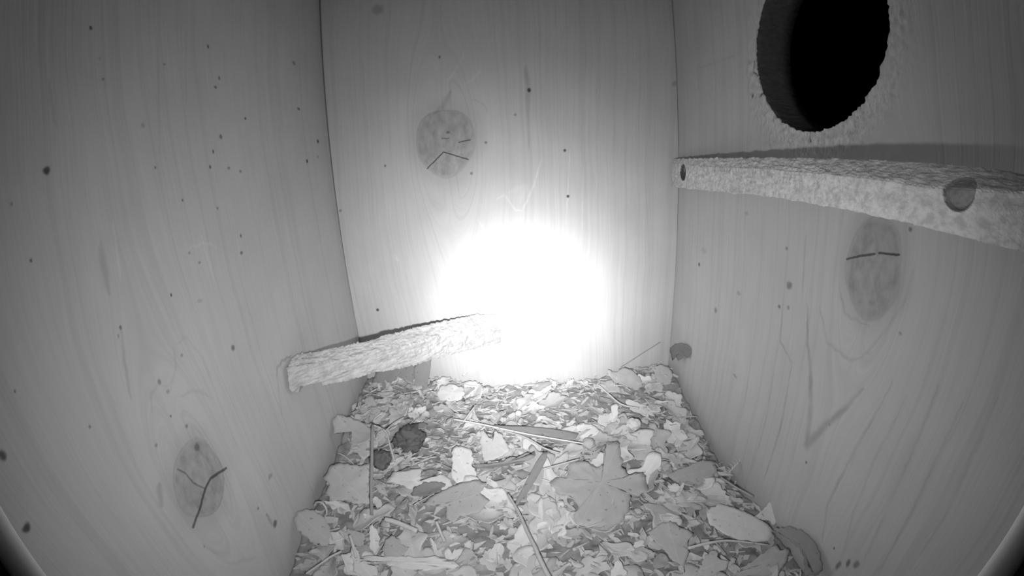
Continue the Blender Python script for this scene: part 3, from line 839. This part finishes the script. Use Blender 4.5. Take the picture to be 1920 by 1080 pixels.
# ------------------------------------------------------------------ camera housing
axis = (R @ Vector((0, .12, -.993))).normalized()
Q = axis.to_track_quat('Z', 'Y')
hs = empty('camera_housing', PD(0, 0, 0), 'round camera housing whose pale rim cuts the lower corners of the view', 'camera housing')
def ringpart(name, prof, mat, n=160):
    vs = []; fs = []; m = len(prof)
    for i in range(n):
        a = 2 * math.pi * i / n
        for r, t in prof:
            vs.append(Q @ Vector((r * math.cos(a), r * math.sin(a), t)))
    for i in range(n):
        for k in range(m):
            fs.append((i * m + k, i * m + (k + 1) % m, ((i + 1) % n) * m + (k + 1) % m, ((i + 1) % n) * m + k))
    return mesh_obj(name, vs, fs, mat, hs, True)
nb = NB('housing_pale_plastic'); M_rim = nb.finish(nb.math('ADD', 0.8, 0.0), .5)
nb = NB('housing_black_plastic'); M_blk = nb.finish(nb.math('ADD', 0.02, 0.0), .5)
t0 = .0066; ri = t0 * math.tan(math.radians(73.6))
ringpart('rim', [(ri + .0007 + .0007 * math.cos(a), t0 - .0003 + .0007 * math.sin(a)) for a in [2 * math.pi * k / 14 for k in range(14)]], M_rim)
ringpart('barrel', [(ri + .0004, t0 - .0008), (ri + .0004, -.016), (ri + .0022, -.016), (ri + .0022, t0 - .0008)], M_blk)
o = ringpart('back_plate', [(.0004, -.016), (ri + .0022, -.016), (ri + .0022, -.018), (.0004, -.018)], M_blk)

# ------------------------------------------------------------------ single pieces one can pick out
LP = leaf_px
LP('oval_leaf', 'large pale rounded leaf lying by the right wall near the front', 'dead leaf',
   [(1325,965),(1332,952),(1352,945),(1375,952),(1400,962),(1425,975),(1445,990),(1450,1005),(1438,1015),(1410,1016),(1380,1010),(1352,998),(1332,985)], M_leaf_pale, .0075, (.1, -.1, 1), edge=.0004)
LP('oval_leaf', 'broad grey oval leaf standing against the left wall at the front', 'dead leaf',
   [(550,972),(556,960),(572,955),(592,960),(610,972),(618,990),(624,1010),(625,1022),(608,1024),(588,1018),(570,1005),(556,990)], M_leaf_mid, .010, (.35, -.45, .8), fold=.05)
g = LP('curled_leaf', 'dark curled leaf leaning on the right wall at the front edge', 'dead leaf',
   [(1450,992),(1475,988),(1500,992),(1515,1002),(1528,1018),(1538,1038),(1542,1070),(1526,1080),(1512,1056),(1500,1034),(1480,1012)], M_leaf_dark, 0, (-.75, -.25, .7), at=Vector((.462, .315, -.600)), curl=-.3, curl_axis=1)
LP('leaf_scrap', 'small dark square leaf scrap at the foot of the right wall', 'leaf scrap',
   [(1508,1046),(1538,1046),(1540,1062),(1530,1078),(1508,1080)], M_leaf_dark, 0, (-.8, -.2, .6), at=Vector((.478, .275, -.600)))
LP('oak_leaf', 'big smooth pale lobed leaf in the middle of the litter', 'dead leaf',
   [(1066,870),(1072,866),(1098,866),(1120,876),(1132,870),(1134,848),(1138,828),(1158,826),(1164,848),(1168,878),(1178,890),(1205,888),(1212,905),(1216,918),(1196,930),(1182,925),(1180,950),(1168,978),(1140,990),(1108,985),(1082,985),(1075,965),(1085,950),(1070,930),(1046,925),(1030,905),(1044,895),(1062,900)], M_leaf_mid, .010, (0, -.1, 1), ripple=.0012)
LP('oak_leaf', 'wide grey torn leaf left of the litter, behind the dark upright blade', 'dead leaf',
   [(622,872),(640,868),(664,872),(688,870),(692,890),(690,915),(694,944),(668,944),(648,936),(622,940),(612,925),(616,905),(606,895)], M_leaf, .008, (.1, -.3, 1), ripple=.001)
LP('oak_leaf', 'curved brown-grey leaf arching up beside the left wall under the perch', 'dead leaf',
   [(624,795),(632,784),(655,784),(680,792),(695,804),(698,822),(694,836),(672,840),(658,832),(660,812),(650,802),(634,806),(626,815)], M_leaf_mid, .011, (.3, -.3, 1), curl=.35)
LP('leaf_scrap', 'long pointed pale leaf scrap left of the litter, pointing right', 'leaf scrap',
   [(724,904),(735,886),(760,882),(788,878),(790,886),(780,902),(810,900),(830,888),(845,900),(850,915),(830,918),(800,920),(780,925),(760,912),(740,905)], M_leaf_pale, .008, (0, -.15, 1))
LP('oak_leaf', 'broad grey leaf with a long tapering tip, left of centre', 'dead leaf',
   [(792,944),(812,930),(840,914),(866,905),(890,900),(912,905),(900,925),(918,940),(895,962),(862,966),(850,980),(836,972),(838,950),(815,948)], M_leaf_mid, .0105, (0, -.1, 1))
LP('oak_leaf', 'pale notched leaf standing upright left of centre', 'dead leaf',
   [(846,848),(856,836),(868,838),(882,842),(888,858),(884,872),(894,888),(892,902),(878,898),(866,904),(852,906),(845,890),(848,870)], M_leaf_pale, .010, (0, -.35, 1))
LP('oak_leaf', 'bright fan-shaped leaf just below the dark feather', 'dead leaf',
   [(899,808),(908,804),(914,818),(922,822),(926,806),(938,812),(948,826),(956,845),(942,855),(925,862),(908,864),(902,845)], M_leaf_pale, .0105, (0, -.3, 1))
LP('boat_leaf', 'dark boat-shaped folded leaf in the middle left', 'dead leaf',
   [(888,872),(910,872),(945,866),(975,858),(1002,851),(1004,856),(975,868),(945,878),(915,884),(896,880)], M_leaf_dark, .010, (0, -.3, 1), fold=.7)
LP('curled_leaf', 'small dark rolled oval leaf left of centre', 'dead leaf',
   [(770,926),(778,914),(800,906),(828,905),(836,908),(828,920),(808,930),(788,933)], M_leaf_dark, .0095, (0, -.25, 1), fold=.3)
LP('narrow_leaf', 'flat tapering grey blade lying diagonally at the centre', 'dead leaf',
   [(1018,848),(1027,846),(1024,862),(1010,890),(990,922),(972,945),(964,950),(968,938),(985,905),(1005,868)], M_leaf_dark, .013, (0, -.1, 1), jag=.0001)
LP('oak_leaf', 'large folded leaf at the front right with a sharp edge', 'dead leaf',
   [(1378,1078),(1395,1062),(1420,1045),(1440,1030),(1455,1022),(1462,1032),(1480,1030),(1476,1050),(1462,1072),(1440,1080)], M_leaf, .009, (-.1, -.2, 1), ripple=.001)
LP('oak_leaf', 'upright pale leaf scrap touching the right wall', 'dead leaf',
   [(1420,975),(1430,958),(1440,944),(1450,938),(1456,955),(1457,975),(1452,985),(1440,976)], M_leaf_pale, .008, (-.5, -.5, .7))
LP('oak_leaf', 'wide dull leaf on the right side of the litter', 'dead leaf',
   [(1250,890),(1272,880),(1295,872),(1318,862),(1340,866),(1345,885),(1330,900),(1310,908),(1292,902),(1275,906),(1262,900)], M_leaf_mid, .0085, (0, -.15, 1))
LP('oak_leaf', 'pale wavy leaf near the front right, right of the twig', 'dead leaf',
   [(1215,1000),(1232,985),(1256,975),(1280,990),(1300,1000),(1290,1015),(1292,1035),(1282,1060),(1262,1052),(1245,1030),(1228,1015)], M_leaf_mid, .008, (0, -.1, 1), ripple=.001)
LP('narrow_leaf', 'long pale split leaf lying level at the front left', 'dead leaf',
   [(668,1046),(700,1042),(760,1044),(815,1042),(850,1050),(862,1062),(845,1066),(800,1070),(760,1066),(720,1058),(690,1054)], M_leaf_pale, .0085, (0, -.1, 1))
LP('oak_leaf', 'jagged pale leaf pointing down at the front left edge', 'dead leaf',
   [(660,1016),(668,1030),(672,1050),(690,1058),(706,1064),(708,1079),(676,1080),(662,1072),(664,1055),(656,1045),(658,1030)], M_leaf_pale, .0095, (0, -.2, 1))
LP('oak_leaf', 'grey pear-shaped leaf at the left front', 'dead leaf',
   [(716,1032),(722,1012),(734,1004),(748,1010),(752,1022),(766,1026),(758,1040),(738,1046),(722,1044)], M_leaf_mid, .0085, (0, -.1, 1))
LP('oval_leaf', 'narrow pale ribbed leaf standing in the left front of the litter', 'dead leaf',
   [(692,988),(698,982),(708,996),(713,1010),(708,1030),(702,1040),(694,1030),(692,1010)], M_leaf_pale, .010, (.1, -.5, 1))
LP('oak_leaf', 'dull leaf tip pointing up at the bottom edge, right of centre', 'dead leaf',
   [(1145,1080),(1152,1060),(1160,1046),(1168,1060),(1176,1078)], M_leaf_pale, .010, (0, -.4, 1))
LP('oak_leaf', 'three-lobed pale leaf at the front right', 'dead leaf',
   [(1310,1078),(1318,1050),(1330,1036),(1342,1032),(1350,1048),(1368,1052),(1362,1068),(1345,1074),(1338,1080)], M_leaf, .009, (0, -.2, 1))
LP('narrow_leaf', 'upright dull grey leaf blade standing under the perch', 'dead leaf',
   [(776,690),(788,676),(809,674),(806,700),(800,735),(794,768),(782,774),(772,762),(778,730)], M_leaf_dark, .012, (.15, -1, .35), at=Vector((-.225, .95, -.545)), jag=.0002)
LP('oak_leaf', 'curled bright leaf at the back, right of the shell', 'dead leaf',
   [(1140,800),(1142,780),(1148,762),(1156,762),(1160,775),(1152,790),(1154,805),(1146,812)], M_leaf_pale, .009, (0, -.6, 1), curl=.4)
LP('leaf_scrap', 'large leaf crumpled in the back right corner', 'leaf scrap',
   [(1155,700),(1166,690),(1182,692),(1200,706),(1206,722),(1196,732),(1180,726),(1160,718)], M_leaf, .009, (0, -.7, 1), ripple=.0012)
LP('leaf_scrap', 'grey leaf propped in the back right corner against both boards', 'leaf scrap',
   [(1222,688),(1240,684),(1256,690),(1262,704),(1256,720),(1240,722),(1228,708)], M_leaf_mid, .007, (-.3, -.7, 1), ripple=.001)
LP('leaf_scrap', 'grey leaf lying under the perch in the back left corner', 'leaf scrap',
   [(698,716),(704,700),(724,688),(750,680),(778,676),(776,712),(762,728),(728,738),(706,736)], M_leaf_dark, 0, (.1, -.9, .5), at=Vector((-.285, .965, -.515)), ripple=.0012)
LP('leaf_scrap', 'bright crumpled leaf at the back below the glare, left side', 'leaf scrap',
   [(818,738),(826,724),(845,720),(866,724),(872,738),(862,750),(840,752),(824,750)], M_leaf_pale, .009, (0, -.6, 1), ripple=.0014)
# curled flap at the right board, above the back corner
LP('curled_leaf', 'small dark mushroom-shaped curled leaf clinging to the right wall at the back corner', 'dead leaf',
   [(1257,660),(1259,652),(1268,645),(1280,643),(1291,646),(1297,654),(1296,664),(1290,672),(1286,660),(1280,672),(1274,676),(1268,668),(1262,676)], M_leaf_dark, 0, (-1, -.15, .1), at=Vector((.474, .945, -.53)), jag=.0001, fold=.2)

# feather: shaft and vane
fe = empty('feather', W(hit(1000, 815)), 'dark narrow feather with a pale shaft lying across the back of the litter', 'feather')
LP('vane', None, None, [(925,797),(950,798),(985,800),(1020,802),(1060,808),(1085,813),(1080,822),(1050,826),(1015,822),(985,818),(955,810)], M_leaf_dark, .0125, (0, -.3, 1), parent=fe, jag=.0001)
stalk_px('shaft', None, None, [(850,786), (900,795), (950,806), (1000,816), (1060,826), (1095,832)], [.011, .012, .0128, .013, .0125, .012], [.0006, .0004], M_straw, parent=fe)

# twigs and straws
tw = stalk_px('forked_twig', 'pale forked twig standing in a Y left of the litter', 'twig', [(740,866), (732,838), (722,808), (694,795)], [.010, .014, .017, .016], [.0006, .0005], M_straw)
b2 = stalk_px('side_branch', None, None, [(721,810), (738,794), (758,782)], [.0168, .018, .019], [.0005, .0003], M_straw, parent=tw)
stalk_px('twig', 'long knotted pale twig running to the bottom edge at the centre', 'twig', [(952,926), (972,960), (990,1000), (1002,1024), (1014,1052), (1030,1084)], [.013, .0135, .014, .015, .015, .014], [.0006, .0011], M_straw)
stalk_px('grass_blade', 'dark upright grass blade in front of the left leaves', 'grass blade', [(697,966), (696,920), (697,870), (698,812), (699,796)], [.012, .018, .022, .026, .026], .0008, M_leaf_dark, flat=.35)
stalk_px('straw_stalk', 'bright short straw slanting at the back left, right of the upright blade', 'straw', [(868,792), (880,776), (892,760)], [.010, .012, .013], .0007, M_straw)
stalk_px('twig', 'short thick twig poking up against the back wall', 'twig', [(868,704), (890,682), (912,660)], [.006, .011, .017], [.0007, .0014], M_leaf)
stalk_px('grass_blade', 'thin grey grass blade leaning into the back right corner', 'grass blade', [(1165,690), (1195,670), (1238,642)], [.005, .012, .022], [.0012, .0004], M_leaf_mid, flat=.3)
stalk_px('straw_stalk', 'thin bright straw right of the diagonal grey blade', 'straw', [(1018,880), (1050,871), (1086,861)], [.013, .013, .012], .0005, M_straw)
stalk_px('straw_stalk', 'long straw under the large pale rounded leaf', 'straw', [(1290,1028), (1330,1018), (1370,1014), (1440,1022)], [.010, .0115, .011, .010], [.0007, .0004], M_straw)
stalk_px('straw_stalk', 'straw lying aslant at the far left front', 'straw', [(574,1076), (600,1058), (620,1044), (640,1034)], [.010, .011, .012, .012], .0005, M_straw)
stalk_px('twig', 'thick pale stub of twig left of centre', 'twig', [(722,974), (745,980), (782,996)], [.011, .011, .011], .0012, M_straw)
stalk_px('straw_stalk', 'bright straw stub upright near the front left leaf', 'straw', [(656,1004), (662,1024), (668,1046)], [.014, .013, .011], .0006, M_straw)
stalk_px('straw_stalk', 'short straw stub standing left of the long twig', 'straw', [(818,978), (826,998), (834,1016)], [.014, .012, .010], .0007, M_straw)
stalk_px('straw_stalk', 'hooked straw by the left wall', 'straw', [(590,948), (594,942), (604,943), (612,955), (612,966)], [.008, .010, .012, .010, .007], .0005, M_straw)
stalk_px('straw_stalk', 'long thin straw below the feather', 'straw', [(945,808), (985,820), (1020,840), (1050,850)], [.011, .0115, .012, .011], .0005, M_straw)
stalk_px('straw_stalk', 'dark stalk pointing at the right wall halfway', 'straw', [(1352,896), (1380,914), (1412,932)], [.009, .010, .010], .0006, M_leaf_mid)
stalk_px('straw_stalk', 'curved straw near the back right corner', 'straw', [(1122,722), (1140,738), (1165,758), (1198,766)], [.010, .0105, .0105, .010], .0006, M_straw)
# fluffy sprig
P0 = hit(1375, 875)
sp = stalk_px('pine_sprig', 'tiny pale feathery sprig beside the right wall', 'sprig', [(1366,888), (1374,878), (1384,868)], [.006, .009, .012], .0003, M_leaf_pale)
vs = []; fs = []
bp = px_path([(1366,888), (1371,882), (1376,876), (1381,871), (1385,866)], [.006, .0075, .009, .0105, .012])
for i, p in enumerate(bp):
    for sd in (-1, 1):
        e = p + Vector((sd * .0022, .0018, .0016)); v, f = tube_verts([p, p.lerp(e, .6) + Vector((0, 0, .0003)), e], [.0004, .0003, .0001], 5)
        b = len(vs); vs += v; fs += [tuple(q + b for q in ff) for ff in f]
o = mesh_obj('needles', vs, fs, M_leaf_pale, None, True); o.parent = sp; o.matrix_parent_inverse = Matrix.Translation(sp.location).inverted()

# lumps: pellet, shell, seeds
def lump(name, label, cat, px, py, lift, r, mat, squash=.8, rough=.25, freq=1.6, at=None):
    bm = bmesh.new(); bmesh.ops.create_icosphere(bm, subdivisions=4, radius=1)
    for v in bm.verts:
        k = 1 + rough * noise.noise(v.co * freq + Vector((px, py, 0))) + rough * .5 * noise.noise(v.co * freq * 3)
        v.co = v.co * k * r; v.co.z *= squash
    me = bpy.data.meshes.new(name); bm.to_mesh(me); bm.free(); me.materials.append(mat)
    for p in me.polygons: p.use_smooth = True
    o = bpy.data.objects.new(name, me); C.objects.link(o); o.location = W(hit(px, py, lift))
    return tag(o, label, cat)
lump('pellet', 'dark clotted pellet lying among the leaves below the perch', 'pellet', 768, 822, .007, .0085, M_dark, .75, .5, 2.4)
lump('nut_shell', 'bright rounded nut shell at the back right of the litter', 'nut shell', 1187, 796, .007, .0044, M_leaf_pale, .9, .35, 1.2)
lump('seed', 'small bright round seed above the feather', 'seed', 972, 775, .009, .0022, M_leaf_pale, .8, .1)
lump('nut_shell', 'half-hidden dark shell behind the upright dark grass blade', 'nut shell', 715, 862, .006, .0058, M_dark, .8, .4, 2.0)
lump('gall', 'small pale round gall right of the feather tip', 'gall', 1104, 832, .007, .0038, M_leaf, .8, .2)
